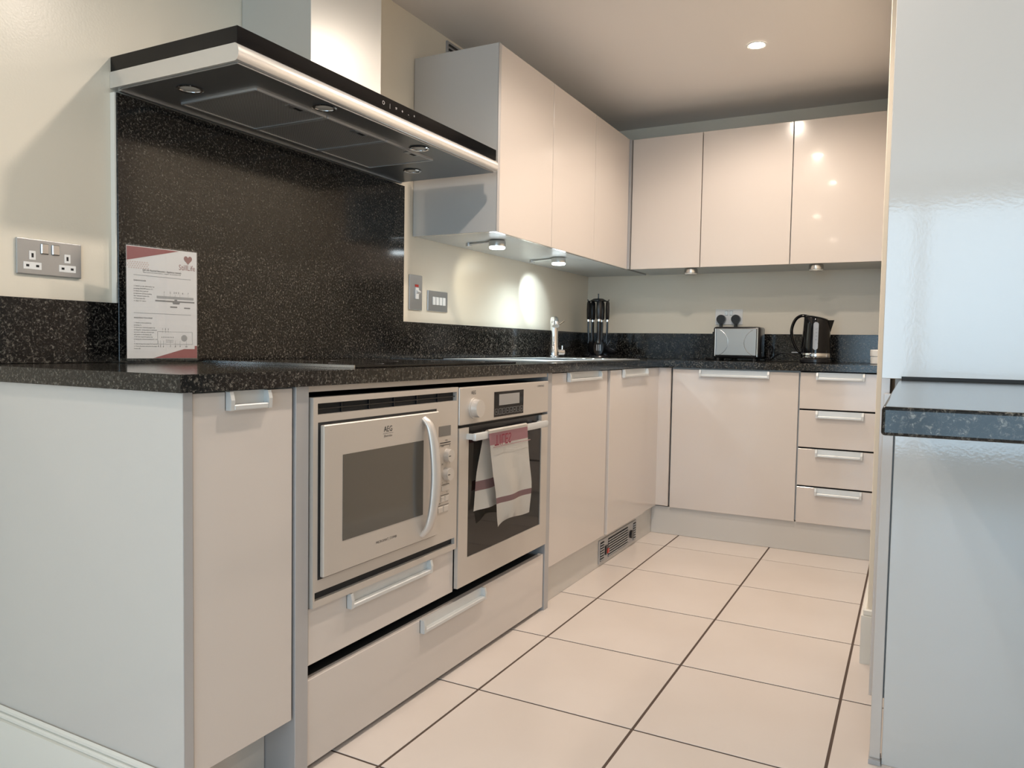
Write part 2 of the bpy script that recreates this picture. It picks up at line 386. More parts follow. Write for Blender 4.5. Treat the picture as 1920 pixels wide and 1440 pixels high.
for (a, z) in ((0.388, 0.652), (0.385, 0.600)):
    bm = BM(); cyl(bm, FL(a, 0.012, z), 'x', 0.0195, 0, 0.016, 28, 0.0175); k = obj('dial', bm, 'knob_silver', mw, smooth=True)
    bm = BM(); fbox(bm, FL, a-.014, a-.004, 0.0281, 0.0287, z-.001, z+.001); obj('mark', bm, 'ink', k)
bm = BM()
for (a, z, s) in ((0.365, 0.678, 'min'), (0.402, 0.676, 'o'), (0.365, 0.626, 'W'), (0.402, 0.627, '|'), (0.366, 0.574, '+'), (0.388, 0.574, '|'), (0.366, 0.546, '-'), (0.390, 0.546, '<'), (0.354, 0.518, 'on'), (0.388, 0.523, 'off')):
    obj('lettering', text(BM(), s, 0.008, lambda x, y: fx(a+x, z+y), 'CENTER'), 'ink', mw)
for (a_, b_, z) in ((0.362, 0.402, 0.570), (0.358, 0.400, 0.541), (0.345, 0.400, 0.513)): obj('printed_line', F1(FL, a_, b_, 0.012, 0.0126, z, z+.0012), 'ink', mw)
bm.free()
for (a_, b_, z0_, z1_) in ((0.363, 0.401, 0.553, 0.568), (0.359, 0.377, 0.523, 0.538), (0.379, 0.398, 0.523, 0.538), (0.345, 0.369, 0.494, 0.510), (0.372, 0.397, 0.494, 0.510)):
    obj('button', F1(FL, a_, b_, 0.012, 0.0142, z0_, z1_, 0.001), 'knob_silver', mw)

# --- built-in oven
ov = thing('oven', 'built-in single oven with black glass door and silver control panel', 'oven', (-.1, .75, .25))
obj('body', B1((XW+.05, 0.460, 0.252), (XF-.004, 1.040, 0.838)), 'black_matt', ov)
cp = obj('control_panel', F1(FL, 0.450, 1.050, -0.004, 0.014, 0.730, 0.8405, 0.003, 2), 'appliance_silver', ov)
bm = BM(); cyl(bm, FL(0.530, 0.014, 0.776), 'x', 0.031, 0, 0.006, 36); cyl(bm, FL(0.530, 0.014, 0.776), 'x', 0.0275, 0.006, 0.024, 36, 0.0255)
obj('knob', bm, 'knob_silver', cp, smooth=True)
obj('display', F1(FL, 0.653, 0.853, 0.014, 0.0148, 0.740, 0.8185), 'black_glass', cp)
obj('display_window', F1(FL, 0.684, 0.823, 0.0148, 0.0152, 0.775, 0.810), 'lcd_light', cp)
bm = BM()
for k in range(8):
    ak = 0.658+k*.0245
    for (p, q, r_, s) in ((ak, ak+.019, .747, .7476), (ak, ak+.019, .7644, .765), (ak, ak+.0006, .747, .765), (ak+.0184, ak+.019, .747, .765)): fbox(bm, FL, p, q, .0148, .0151, r_, s)
    text(bm, '<|/+o=->'[k], 0.012, lambda x, y: FL(ak+.0095+x, .0151, .7515+y), 'CENTER')
obj('button_marks', bm, 'lcd_light', cp)
bm = BM(); text(bm, 'AEG', 0.0155, lambda x, y: FL(0.527+x, 0.0146, 0.818+y), 'CENTER', 0.9); obj('logo', bm, 'ink', cp); bm = BM(); text(bm, 'COMPETENCE', 0.0088, lambda x, y: FL(0.985+x, 0.0146, 0.822+y), 'CENTER', 0.95); obj('lettering', bm, 'ink', cp)
od = obj('door', None or F1(FL, 0.450, 1.050, -0.003, 0.002, 0.252, 0.7215), 'black_plastic', ov)
bm = BM()
for (p, q, r_, s) in ((0.450, 0.503, 0.252, 0.7215), (0.998, 1.050, 0.252, 0.7215), (0.503, 0.998, 0.252, 0.333)): fbox(bm, FL, p, q, 0.002, 0.014, r_, s)
obj('frame', bm, 'appliance_silver', od)
obj('window', F1(FL, 0.503, 0.998, 0.002, 0.0115, 0.333, 0.700, 0.001), 'oven_glass', od)
bm = BM(); fbox(bm, FL, 0.487, 0.985, 0.034, 0.048, 0.684, 0.706, 0.004, 2)
for a in (0.490, 0.965): fbox(bm, FL, a, a+.016, 0.0115, 0.036, 0.687, 0.703)
obj('handle', bm, 'alu_light', od, smooth=True)

# --- tea towel folded over the oven handle
tw = thing('tea_towel', 'white tea towel with dusky pink band hanging from the oven handle', 'towel', (XF+.045, .68, .69))
rows = []   # (yl, yr, d, z, material)
def lerp(a, b, t): return a+(b-a)*t
NF = 16
for k in range(NF+1):
    t = k/NF; z = lerp(0.405, 0.700, t)
    rows.append((lerp(0.625, 0.556, t), lerp(0.822, 0.812, t), 0.056+0.004*math.sin(t*5), z))
rows += [(0.556, 0.812, 0.054, 0.7075), (0.560, 0.812, 0.046, 0.7115), (0.565, 0.810, 0.036, 0.7085), (0.565, 0.80, 0.029, 0.700)]
for k in range(1, 9):
    t = k/8; rows.append((lerp(0.565, 0.525, t), lerp(0.80, 0.72, t), 0.029-0.006*math.sin(t*3), lerp(0.700, 0.468, t)))
NS = 18
def tw_pt(row, s, off=0.0):
    yl, yr, d, z = row
    fade = max(0.0, min(1.0, (0.70-z)/0.2))
    wob = 0.0045*math.sin(s*9+z*9)*fade + 0.006*fade*(s-0.5)
    zz = z + (0.020*s if z < 0.41 else 0)*1.0 + (0.010*math.sin(s*5) if z < 0.41 else 0)
    return FL(lerp(yl, yr, s)+0.003*math.sin(z*40)*fade, d+wob+off, zz)
bm = BM(); G = [[bm.verts.new(tw_pt(rw, i/NS)) for i in range(NS+1)] for rw in rows]
for k in range(len(G)-1):
    for i in range(NS):
        f = bm.faces.new((G[k][i], G[k][i+1], G[k+1][i+1], G[k+1][i]))
        z = (rows[k][3]+rows[k+1][3])/2
        front = k < NF
        if front and z > 0.663: f.material_index = 1
        elif k >= NF and k < NF+2: f.material_index = 0
        elif front and 0.643 < z < 0.650: f.material_index = 2
        if (front and k == 4) or (k == NF+9): f.material_index = 2
bmesh.ops.solidify(bm, geom=bm.faces[:], thickness=0.0022)
obj('cloth', bm, ['towel_cotton', 'towel_pink', 'towel_stripe'], tw, smooth=True)
def tmap(x, y):
    rw = (0.560, 0.812, 0.0595, 0.667+y); return tw_pt(rw, min(1, max(0, (0.012+x)/0.252)), 0.0035)
bm = BM(); text(bm, 'TILES', 0.047, lambda x, y: tmap(x, 0.027-y), 'LEFT', 1.0); obj('lettering', bm, 'towel_ink', tw)
bm = BM(); prev = None
for i in range(NS+1):
    p, q = tw_pt((0.568, 0.813, 0.0592, 0.6565), i/NS, 0.0022), tw_pt((0.568, 0.813, 0.0592, 0.6590), i/NS, 0.0022)
    cur = (bm.verts.new(p), bm.verts.new(q))
    if prev: bm.faces.new((prev[0], cur[0], cur[1], prev[1]))
    prev = cur
obj('stripe', bm, 'towel_stripe', tw)

# --- sink cabinet, corner cabinet
c = thing('base_cabinet', 'base cabinet under the sink with a single tall door', 'cabinet', (-.19, 1.39, 0), 'base cabinets')
obj('carcass', B1((XW+.004, 1.103, 0.150), (XF-.021, 1.690, ZT-.168)), 'carcass', c)
d = door(c, FL, 1.108, 1.676, 0.147, 0.8655); handle(d, FL, 1.242, 1.578, 0.8655)
c = thing('corner_cabinet', 'corner base cabinet with one door and filler beside the inner corner', 'cabinet', (-.19, 2.05, 0), 'base cabinets')
obj('carcass', B1((XW+.004, 1.692, 0.150), (XF-.021, 2.39, ZT-.168)), 'carcass', c)
FP = lambda a, d, z: FL(a, d+.008, z)      # this door stands a little proud
d = door(c, FP, 1.692, 2.196, 0.147, 0.8655); handle(d, FP, 1.835, 2.178, 0.8655)
obj('filler_panel', F1(FL, 2.199, YF+.002, -0.019, 0.0, 0.147, 0.8655, 0.001), 'cabinet', c)
obj('return_panel', B1((XF-.019, YF, 0.150), (0.220, YF+.019, 0.8655), 0.001), 'cabinet', c)
# plinth boards
tag(obj('plinth_board', B1((0.113, 1.102, 0.001), (0.128, 2.45, 0.145)), 'plinth_face', None, (0.12, 1.8, 0)), 'long white plinth board under the sink and corner cabinets', 'plinth')
tag(obj('plinth_board', B1((0.129, 2.437, 0.001), (XR-.018, 2.452, 0.143)), 'plinth_face', None, (0.66, 2.44, 0)), 'white plinth board under the back wall units', 'plinth')
# --- plinth heater
h = thing('plinth_heater', 'slatted metal kickspace heater set in the plinth below the corner cabinet', 'heater', (.13, 1.93, .015))
PH = lambda a, d, z: (0.128+d, a, z)
obj('frame', fbox(BM(), PH, 1.683, 2.182, 0.0, 0.005, 0.012, 0.116, 0.002), 'post_grey', h)
for (p, q) in ((1.695, 1.740), (1.792, 2.055), (2.135, 2.172)):
    g_ = obj('grille_recess', fbox(BM(), PH, p, q, 0.005, 0.0058, 0.022, 0.106), 'recess_shade', h)
    for k in range(7): obj('slat', fbox(BM(), PH, p, q, 0.0058, 0.0085, 0.0255+k*.0116, 0.0310+k*.0116), 'steel_plate', g_)
bm = fbox(BM(), PH, 1.752, 1.782, 0.005, 0.011, 0.040, 0.080, 0.001); obj('rocker_switch', bm, 'black_plastic', h)
obj('switch_lamp', fbox(BM(), PH, 1.766, 1.788, 0.010, 0.0135, 0.044, 0.066, 0.001), 'red_plastic', h)
bm = BM(); cyl(bm, PH(2.098, 0.005, 0.060), 'x', 0.020, 0, 0.012, 8); obj('dial', bm, 'black_plastic', h)

# ================================================================== BACK RUN, BASE UNITS
c = thing('dishwasher', 'integrated dishwasher behind a wide plain door on the back wall', 'dishwasher', (.53, 2.7, 0))
obj('body', B1((0.2225, YF+.021, 0.150), (0.843, YB-.06, ZU-.002)), 'carcass', c)
d = door(c, FB, 0.230, 0.8385, 0.146, 0.860); handle(d, FB, 0.367, 0.705, 0.860, 0.034)
c = thing('drawer_unit', 'unit of four drawers with short pulls at the right of the back wall', 'drawers', (1.03, 2.7, 0))
obj('carcass', B1((0.8445, YF+.021, 0.150), (XR-.004, YB-.06, ZU-.002)), 'recess_shade', c)
zs = [(0.690, 0.862), (0.508, 0.682), (0.325, 0.500), (0.146, 0.317)]
for (p, q) in zs:
    d = door(c, FB, 0.8455, XR-.006, p, q, name='drawer'); handle(d, FB, 0.916+(.862-q)*.02, 1.124+(.862-q)*.01, q, 0.034)

# ================================================================== WORKTOP, UPSTANDS, SPLASHBACK
bm = BM()
SX0, SX1, SY0, SY1 = -0.37, 0.00, 1.56, 2.02     # bowl cut-out
for (x0, x1, y0, y1) in ((XW+.001, SX0, YE, YB-.001), (SX1, XWF, YE, YWF), (SX0, SX1, YE, SY0), (SX0, SX1, SY1, YB-.001), (SX1, XR-.003, YWF, YB-.001)):
    box(bm, (x0, y0, ZU), (x1, y1, ZT))
wt = obj('granite_worktop', bm, 'granite', None, (0, 1, ZU)); tag(wt, 'L-shaped speckled black granite worktop along the left and back walls', 'worktop')
def up(p0, p1, label, grp='granite upstands'):
    tag(obj('granite_upstand', B1(p0, p1, 0.001), 'granite', None, ((p0[0]+p1[0])/2, (p0[1]+p1[1])/2, p0[2])), label, 'upstand', grp)
up((XW+.0005, YE, ZT+.0005), (XW+.020, -0.134, 1.057), 'low granite upstand below the steel double socket')
up((XW+.0005, 1.1225, ZT+.0005), (XW+.020, 1.560, 1.055), 'low granite upstand below the red-lit cooker switch')
up((XW+.0005, 1.562, ZT+.0005), (XW+.020, YB-.021, 1.055), 'low granite upstand behind the sink and tap')
up((XW+.021, YB-.020, ZT+.0005), (XR-.003, YB-.0005, 1.055), 'granite upstand on the back wall behind toaster and kettle')
tag(obj('granite_splashback', B1((XW+.0005, -0.132, ZT+.0005), (XW+.022, 1.1205, 1.598), 0.001), 'granite', None, (XW+.01, .5, ZT)), 'tall dark granite splashback panel behind the hob', 'splashback')
tag(obj('splashback_trim', B1((XW+.0005, -0.1365, 1.0575), (XW+.018, -0.1325, 1.598)), 'white_paint', None, (XW+.01, -.135, 1.06)), 'thin white sealant strip down the left edge of the splashback', 'trim')

# ------------------------------------------------------------------ hob
hb = thing('hob', 'flat black glass hob with thin steel side trims under the hood', 'hob', (-.17, .48, ZT))
obj('glass', B1((-0.42, 0.055, ZT+.0005), (0.112, 0.905, ZT+.0065), 0.001), 'black_glass', hb)
for y in (0.051, 0.9055): obj('side_trim', B1((-0.42, y, ZT+.0005), (0.112, y+.0035, ZT+.0075)), 'hob_trim', hb)
for (x, y, r_) in ((-0.28, 0.22, .09), (-0.02, 0.22, .075), (-0.20, 0.48, .105), (-0.28, 0.74, .075), (-0.02, 0.74, .09)):
    bm = BM()
    for i in range(40):
        t0, t1 = 2*math.pi*i/40, 2*math.pi*(i+1)/40
        poly(bm, [(x+q*math.cos(t), y+q*math.sin(t), ZT+.0067) for q, t in ((r_, t0), (r_, t1), (r_-.003, t1), (r_-.003, t0))])
    obj('zone_ring', bm, 'ink_grey', hb)

# ------------------------------------------------------------------ sink and tap
sk = thing('sink', 'stainless inset sink with drainer in the left worktop', 'sink', (-.19, 1.8, ZT))
bm = BM()
for (x0, x1, y0, y1) in ((-0.44, SX0, 1.30, 2.44), (SX1, 0.045, 1.30, 2.44), (SX0, SX1, 1.30, SY0), (SX0, SX1, SY1, 2.44)): box(bm, (x0, y0, ZT+.0003), (x1, y1, ZT+.0035))
obj('rim', bm, 'sink_steel', sk)
bm = BM(); bz = ZT-.16
for (p0, p1) in (((SX0, SY0, bz), (SX0+.002, SY1, ZT+.003)), ((SX1-.002, SY0, bz), (SX1, SY1, ZT+.003)), ((SX0, SY0, bz), (SX1, SY0+.002, ZT+.003)), ((SX0, SY1-.002, bz), (SX1, SY1, ZT+.003)), ((SX0, SY0, bz-.002), (SX1, SY1, bz))): box(bm, p0, p1)
obj('bowl', bm, 'steel', sk)
for k in range(7): obj('drainer_ridge', B1((-0.33+k*.05, 2.08, ZT+.0035), (-0.315+k*.05, 2.40, ZT+.006), 0.001), 'steel', sk)
tp = thing('mixer_tap', 'chrome monobloc mixer tap with lever standing at the sink', 'tap', (-.405, 2.335, ZT+.0035))
T0 = Vector((-.405, 2.335, ZT+.0035))
bm = BM(); lathe(bm, T0, [(0.030, 0), (0.030, 0.006), (0.027, 0.010), (0.026, 0.045), (0.0225, 0.055), (0.0205, 0.17), (0.022, 0.19), (0.023, 0.20), (0.018, 0.216), (0.004, 0.222)], 28)
obj('body', bm, 'chrome', tp, smooth=True)
hd = Vector((0.46, -0.888, 0))
bm = BM(); tube(bm, smoothpath([T0+Vector((0, 0, .188)), T0+hd*.05+Vector((0, 0, .203)), T0+hd*.11+Vector((0, 0, .200)), T0+hd*.150+Vector((0, 0, .180))], 6), 0.0165, 14); cyl(bm, T0+hd*.150+Vector((0, 0, .180)), (hd.x*.5, hd.y*.5, -.85), 0.0185, 0, 0.018, 18)
obj('spout', bm, 'chrome', tp, smooth=True)
bm = BM(); tube(bm, [T0+Vector((0.004, 0.012, .165)), T0+Vector((.03, .058, .198))], 0.0045, 10); obj('lever', bm, 'chrome', tp, smooth=True)
bm = BM(); cyl(bm, T0+Vector((0, 0, .028)), (.45, .9, 0), 0.016, 0.015, 0.066, 18); cyl(bm, T0+Vector((.026, .052, .028)), 'z', 0.006, 0, 0.036, 12); obj('side_valve', bm, 'chrome', tp, smooth=True)

# ================================================================== HOOD
hd_ = thing('extractor_hood', 'wide chimney extractor hood with black glass band and silver rim', 'extractor hood', (XW, .48, 1.61))
HX, HY0, HY1, HZ0, HZ1 = -0.082, -0.135, 1.090, 1.608, 1.689
obj('chimney', B1((XW+.001, 0.300, HZ1-.002), (-0.261, 0.628, ZC-.001), 0.001), 'chimney_steel', hd_)
bnd = obj('glass_band', B1((XW+.001, HY0, 1.650), (HX, HY1, HZ1), 0.001), 'black_glass', hd_, label='black glass band')
bm = BM()
bm.free()
for k, s in enumerate('O|=+-*'): obj('control_mark', text(BM(), s, 0.016, lambda x, y: (HX+.0004, 0.41+k*.031+x, 1.663+y), 'CENTER'), 'ink_line', bnd)
bm = BM()   # silver rim with rounded front
prof = []
for i in range(9):
    t = -math.pi/2+math.pi*i/8; prof.append((HX-.006+0.012*math.cos(t)*1.0, 1.6295+0.0205*math.sin(t)))
pts = [(XW+.001, 1.609), (HX-.03, 1.609)]+prof+[(XW+.001, 1.650)]
prism(bm, [(x, HY0-.002, z) for x, z in pts], (0, HY1-HY0+.008, 0))
obj('rim', bm, 'hood_silver', hd_, smooth=True)
und = obj('underside', B1((XW+.03, HY0+.006, 1.6045), (HX-.006, HY1-.006, 1.6088), 0.001), 'hood_under', hd_)
obj('rear_lip', B1((XW+.023, HY0+.006, 1.600), (XW+.034, HY1-.006, 1.6088)), 'steel_plate', und)
for (y0, y1) in ((0.014, 0.270), (0.280, 0.541), (0.551, 0.812)):
    fl = obj('filter', B1((-0.452, y0, 1.6005), (-0.180, y1, 1.6046), 0.0008), 'filter_mesh', hd_)
    bm = BM()
    for (p0, p1) in (((-0.454, y0-.0035, 1.5985), (-0.178, y0+.003, 1.605)), ((-0.454, y1-.003, 1.5985), (-0.178, y1+.0035, 1.605)), ((-0.457, y0, 1.5985), (-0.450, y1, 1.605)), ((-0.182, y0, 1.5985), (-0.176, y1, 1.605))): box(bm, p0, p1)
    obj('frame', bm, 'alu', fl)
    ym = (y0+y1)/2
    obj('latch', B1((-0.205, ym-.004, 1.5985), (-0.183, ym+.062, 1.601), 0.001), 'steel_plate', fl)
    obj('latch_slot', B1((-0.200, ym+.022, 1.5980), (-0.188, ym+.05, 1.5986)), 'recess_shade', fl)
for (x, y) in ((-0.335, -0.058), (-0.126, 0.208), (-0.136, 0.672), (-0.346, 0.929)):
    bm = BM()
    lathe(bm, (x, y, 1.6046), [(0.026, 0.0), (0.0315, -0.0012), (0.0335, -0.003), (0.030, -0.0048), (0.026, -0.004)], 28, cap=False)
    lp = obj('hood_lamp', bm, 'chrome', hd_, smooth=True)
    bm = BM(); lathe(bm, (x, y, 1.6045), [(0.0262, -0.0005), (0.020, -0.0025), (0.008, -0.0035), (0.001, -0.0037)], 24); obj('lens', bm, 'off_lens', lp, smooth=True)

# ================================================================== WALL CABINETS
def wallcab(label, fr, a0, a1, depth, org, grp, endpanel=False, flip=False):
    c = thing('wall_cabinet', label, 'cabinet', org, grp)
    s0 = a0+(.018 if endpanel else 0.0005)
    obj('carcass', F1(fr, s0, a1-.0005, -depth, -0.045, UB+.001, UT-.001), 'underside', c)
    obj('bottom_rail', F1(fr, s0, a1-.0005, -0.045, -0.0195, UB+.001, UB+.016), 'underside', c)
    if endpanel:
        obj('end_panel', F1(fr, a0, a0+.0175, -depth, -0.003, UB, UT, 0.001), 'panel_gloss', c)
        obj('edge_strip', F1(fr, a0, a0+.0175, -0.003, 0.0, UB, UT), 'post_grey', c)
    g0 = a0+(.020 if endpanel else 0.0022)
    door(c, fr, g0, a1-.0022, UB-.001, UT)
    return c
DL = -XW+XU-.002; DB = YB-YU-.002
wallcab('tall wall cabinet with exposed grey end panel next to the hood', UL, 1.207, 1.7155, DL, (XU, 1.46, UB), 'left wall cabinets', True)
wallcab('middle wall cabinet of the left row above the second lit puck lamp', UL, 1.7155, 2.2235, DL, (XU, 1.97, UB), 'left wall cabinets')
wallcab('wall cabinet of the left row closest to the inner corner', UL, 2.2235, 2.728, DL, (XU, 2.47, UB), 'left wall cabinets')
wallcab('wall cabinet of the back row closest to the inner corner', UBK, -0.128, 0.2675, DB, (0.07, YU, UB), 'back wall cabinets')
wallcab('middle wall cabinet of the back row above the toaster', UBK, 0.2675, 0.7315, DB, (0.5, YU, UB), 'back wall cabinets')
wallcab('wall cabinet with ceiling lamp reflections above the kettle', UBK, 0.7315, XR-.003, DB, (0.97, YU, UB), 'back wall cabinets')
tag(obj('corner_post', B1((XU-.016, 2.730, UB+.001), (-0.130, YU+.02, UT-.001)), 'post_grey', None, (-.14, 2.74, UB)), 'dark slim post between the two rows of wall cabinets', 'post')
bm = B1((XW+.002, 2.729, UB+.001), (-0.158, YB-.002, UT-.001)); tag(obj('corner_box', bm, 'underside', None, (-.35, 2.9, UB)), 'grey underside of the blind corner between wall cabinets', 'cabinet')

def puck(label, x, y, zt, mount, lens, power, color, aim, ang, wide=0):
    p = thing('puck_lamp', label, 'lamp', (x, y, zt), 'under cabinet puck lamps')
    bm = BM(); lathe(bm, (x, y, zt), [(0.030, 0.0), (0.034, -0.002), (0.036, -0.010), (0.036, -0.026), (0.033, -0.028)], 32); obj('housing', bm, 'steel', p, smooth=True)
    bm = BM(); lathe(bm, (x, y, zt-.0275), [(0.0335, 0.0), (0.0335, -0.006), (0.030, -0.0085), (0.002, -0.0095)], 32); obj('lens', bm, lens, p, smooth=True)
    if mount: 
        bm = BM(); tube(bm, [(x, y, zt-.006), (mount[0], mount[1], zt-.006)], 0.007, 10, (1.6, 0.7), ref=(0, 1, 0)); cyl(bm, (mount[0], mount[1], zt), 'z', 0.014, -0.014, 0, 18); obj('arm', bm, 'alu', p, smooth=True)
    if power:
        l = bpy.data.lights.new('puck_light', 'SPOT'); l.energy = power; l.color = color; l.spot_size = ang; l.spot_blend = 0.35; l.shadow_soft_size = 0.02
        o = bpy.data.objects.new('puck_light', l); COL.objects.link(o); o.parent = p; o.location = (0, 0, -0.042)
        o.rotation_euler = (Vector(aim)-Vector((x, y, zt-.042))).to_track_quat('-Z', 'Y').to_euler()
        l.spot_blend = 0.6
        l2 = bpy.data.lights.new('puck_flood', 'SPOT'); l2.energy = wide; l2.color = (0.74, 0.93, 1.0); l2.spot_size = math.radians(165); l2.spot_blend = 1.0; l2.shadow_soft_size = 0.03
        o = bpy.data.objects.new('puck_flood', l2); COL.objects.link(o); o.parent = p; o.location = (0, 0, -0.042)
puck('lit puck lamp on an arm under the cabinet beside the hood', -0.262, 1.432, UB, (-0.425, 1.470), 'cool_lens', 3.2, (1.0, 0.93, 0.72), (-.54, 1.73, 1.22), 1.05, 3.0)
puck('lit puck lamp on an arm shining white onto the wall above the sink', -0.275, 2.090, UB, (-0.450, 2.145), 'cool_lens', 15, (0.80, 0.95, 1.0), (-.54, 2.315, 1.235), 0.78, 17.0)
puck('unlit steel puck lamp under the back cabinets above the toaster', 0.207, 2.80, UB, None, 'off_lens', 0, None, None, 0)
puck('unlit steel puck lamp under the back cabinets above the kettle', 0.855, 2.80, UB, None, 'off_lens', 0, None, None, 0)
# cool spill on the back counter from wide floods added to the pucks
# ceiling downlights
def downlight(label, x, y, pw=None):
    p = thing('ceiling_downlight', label, 'downlight', (x, y, ZC), 'ceiling downlights')
    bm = BM(); lathe(bm, (x, y, ZC), [(0.034, -0.001), (0.043, -0.001), (0.045, -0.0035), (0.040, -0.006), (0.034, -0.005)], 32, cap=False); obj('ring', bm, 'white_plastic', p, smooth=True)
    bm = BM(); lathe(bm, (x, y, ZC-.0015), [(0.0345, 0.0), (0.030, -0.0035), (0.003, -0.0045)], 28); obj('bulb', bm, 'hot_lamp', p, smooth=True)
    l = bpy.data.lights.new('downlight_beam', 'SPOT'); l.energy = pw or DOWNLIGHT_W; l.color = (1.0, 0.865, 0.75); l.spot_size = math.radians(158); l.spot_blend = 0.5; l.shadow_soft_size = 0.03
    o = bpy.data.objects.new('downlight_beam', l); COL.objects.link(o); o.parent = p; o.location = (0, 0, -0.02)
downlight('glowing recessed downlight in the ceiling before the back cabinets', 0.655, 2.10)
downlight('recessed downlight over the middle of the kitchen floor', 0.68, 1.27, 34)
downlight('recessed downlight over the near end of the hob', 0.69, 0.32, 40)
downlight('recessed downlight behind the viewpoint near the window side', 0.40, -1.26, 14)
downlight('recessed downlight close to the big window', 0.40, -3.05, 14)
downlight('recessed downlight over the seating side of the room', 2.30, -1.26, 12)
downlight('recessed downlight beside the breakfast bar', 2.30, -0.2, 12)
# air vent high on the left wall
v = thing('air_vent', 'small dark air vent high on the wall above the cabinets', 'vent', (XW, 1.52, 2.16))
obj('frame', B1((XW+.0005, 1.440, 2.160), (XW+.010, 1.600, 2.288), 0.001), 'post_grey', v)
for k in range(6): obj('slat', B1((XW+.010, 1.450, 2.172+k*.019), (XW+.014, 1.590, 2.180+k*.019)), 'black_matt', v)

# ================================================================== SOCKETS AND SWITCHES
WL = lambda a, d, z: (XW+d, a, z)
WB = lambda a, d, z: (a, YB-d, z)
def double_socket(name, label, fr, a0, a1, z0, z1, m, plugs=False):
    s = thing(name, label, 'socket', fr((a0+a1)/2, 0, z0))
    obj('plate', fbox(BM(), fr, a0, a1, 0.0005, 0.007, z0, z1, 0.002, 2), m, s)
    wd = a1-a0; hh = z1-z0; mid = (a0+a1)/2
    for k in (-1, 1):
        a = mid+k*wd*.085; obj('rocker', fbox(BM(), fr, a-.0095, a+.0095, 0.007, 0.0105, z1-hh*.40, z1-hh*.10, 0.002), 'steel', s)
        cx = mid+k*wd*.27
        if not plugs:
            for (da, dz, w_, h_) in ((0, hh*.02, .015, .021), (0, -hh*.27, .042, .017)):
                ins = obj('insert', fbox(BM(), fr, cx+da-w_/2, cx+da+w_/2, 0.007, 0.0076, z0+hh*.52+dz-h_/2, z0+hh*.52+dz+h_/2, 0.0003), 'white_plastic', s)
                for q in ((0,) if w_ < .02 else (-.0115, .0115)):
                    ww, h2 = (.005, .010) if w_ < .02 else (.007, .0055)
                    obj('pin_hole', fbox(BM(), fr, cx+da+q-ww/2, cx+da+q+ww/2, 0.0076, 0.0079, z0+hh*.52+dz-h2/2, z0+hh*.52+dz+h2/2), 'recess_shade', ins)
    return s
double_socket('double_socket', 'brushed steel double socket on the wall left of the splashback', WL, -0.378, -0.222, 1.1125, 1.197, 'steel_plate')
double_socket('double_socket', 'pale double socket with two black plugs above the toaster', WB, 0.273, 0.430, 1.109, 1.198, 'white_plastic', True)
s = thing('cooker_switch', 'tall steel cooker switch plate with red indicator lamp', 'switch', (XW, 1.228, 1.107))
obj('plate', fbox(BM(), WL, 1.182, 1.273, 0.0005, 0.007, 1.107, 1.252, 0.002, 2), 'steel_plate', s)
obj('neon', fbox(BM(), WL, 1.219, 1.243, 0.007, 0.0085, 1.203, 1.213), 'red_plastic', s)
obj('rocker', fbox(BM(), WL, 1.219, 1.242, 0.007, 0.012, 1.152, 1.200, 0.001), 'white_plastic', s)
bm = BM(); prism(bm, [WL(1.222, 0.012, 1.190), WL(1.222, 0.022, 1.182), WL(1.222, 0.012, 1.174)], (0, 0.022, 0)); obj('toggle', bm, 'white_plastic', s)
s = thing('grid_switch', 'square steel switch plate with four small white rockers', 'switch', (XW, 1.394, 1.108))
obj('plate', fbox(BM(), WL, 1.317, 1.472, 0.0005, 0.007, 1.108, 1.196, 0.002, 2), 'steel_plate', s)
for k in range(4): obj('rocker', fbox(BM(), WL, 1.350+k*.0262, 1.371+k*.0262, 0.007, 0.011, 1.135, 1.170, 0.0015), 'white_plastic', s)

# plugs and cords
def plug(label, x, path):
    p = thing('power_plug', label, 'plug', (x, YB-.0075, 1.12))
    bm = BM(); pts = []
    for i in range(17):
        t = math.pi*1.25*i/16-math.pi*.125; pts.append((x+.0255*math.cos(t), YB-.0078, 1.140+.0255*math.sin(t)))
    pts += [(x-.010, YB-.0078, 1.112), (x+.010, YB-.0078, 1.112)]
    prism(bm, pts, (0, -.030, 0)); box(bm, (x-.009, YB-.032, 1.085), (x+.009, YB-.014, 1.114), 0.003)
    obj('plug_body', bm, 'black_plastic', p)
    bm = BM(); tube(bm, smoothpath(path, 8), 0.0036, 8); obj('cord', bm, 'black_plastic', p, smooth=True)
plug('left black plug in the socket above the toaster', 0.312, [(0.312, YB-.026, 1.088), (0.312, YB-.034, 1.05), (0.325, YB-.04, .97), (0.29, YB-.06, .915), (0.26, YB-.15, .908), (0.30, YB-.22, .912), (0.37, YB-.20, .9075)])
plug('right black plug in the socket above the toaster', 0.396, [(0.396, YB-.026, 1.088), (0.396, YB-.034, 1.04), (0.45, YB-.042, .96), (0.58, YB-.05, .912), (0.608, YB-.10, .93), (0.622, YB-.12, .97), (0.612, YB-.13, .992), (0.600, YB-.12, .965), (0.612, YB-.15, .912), (0.66, YB-.20, .940), (0.70, YB-.22, .951), (0.75, YB-.24, .935), (0.80, YB-.27, .9085)])

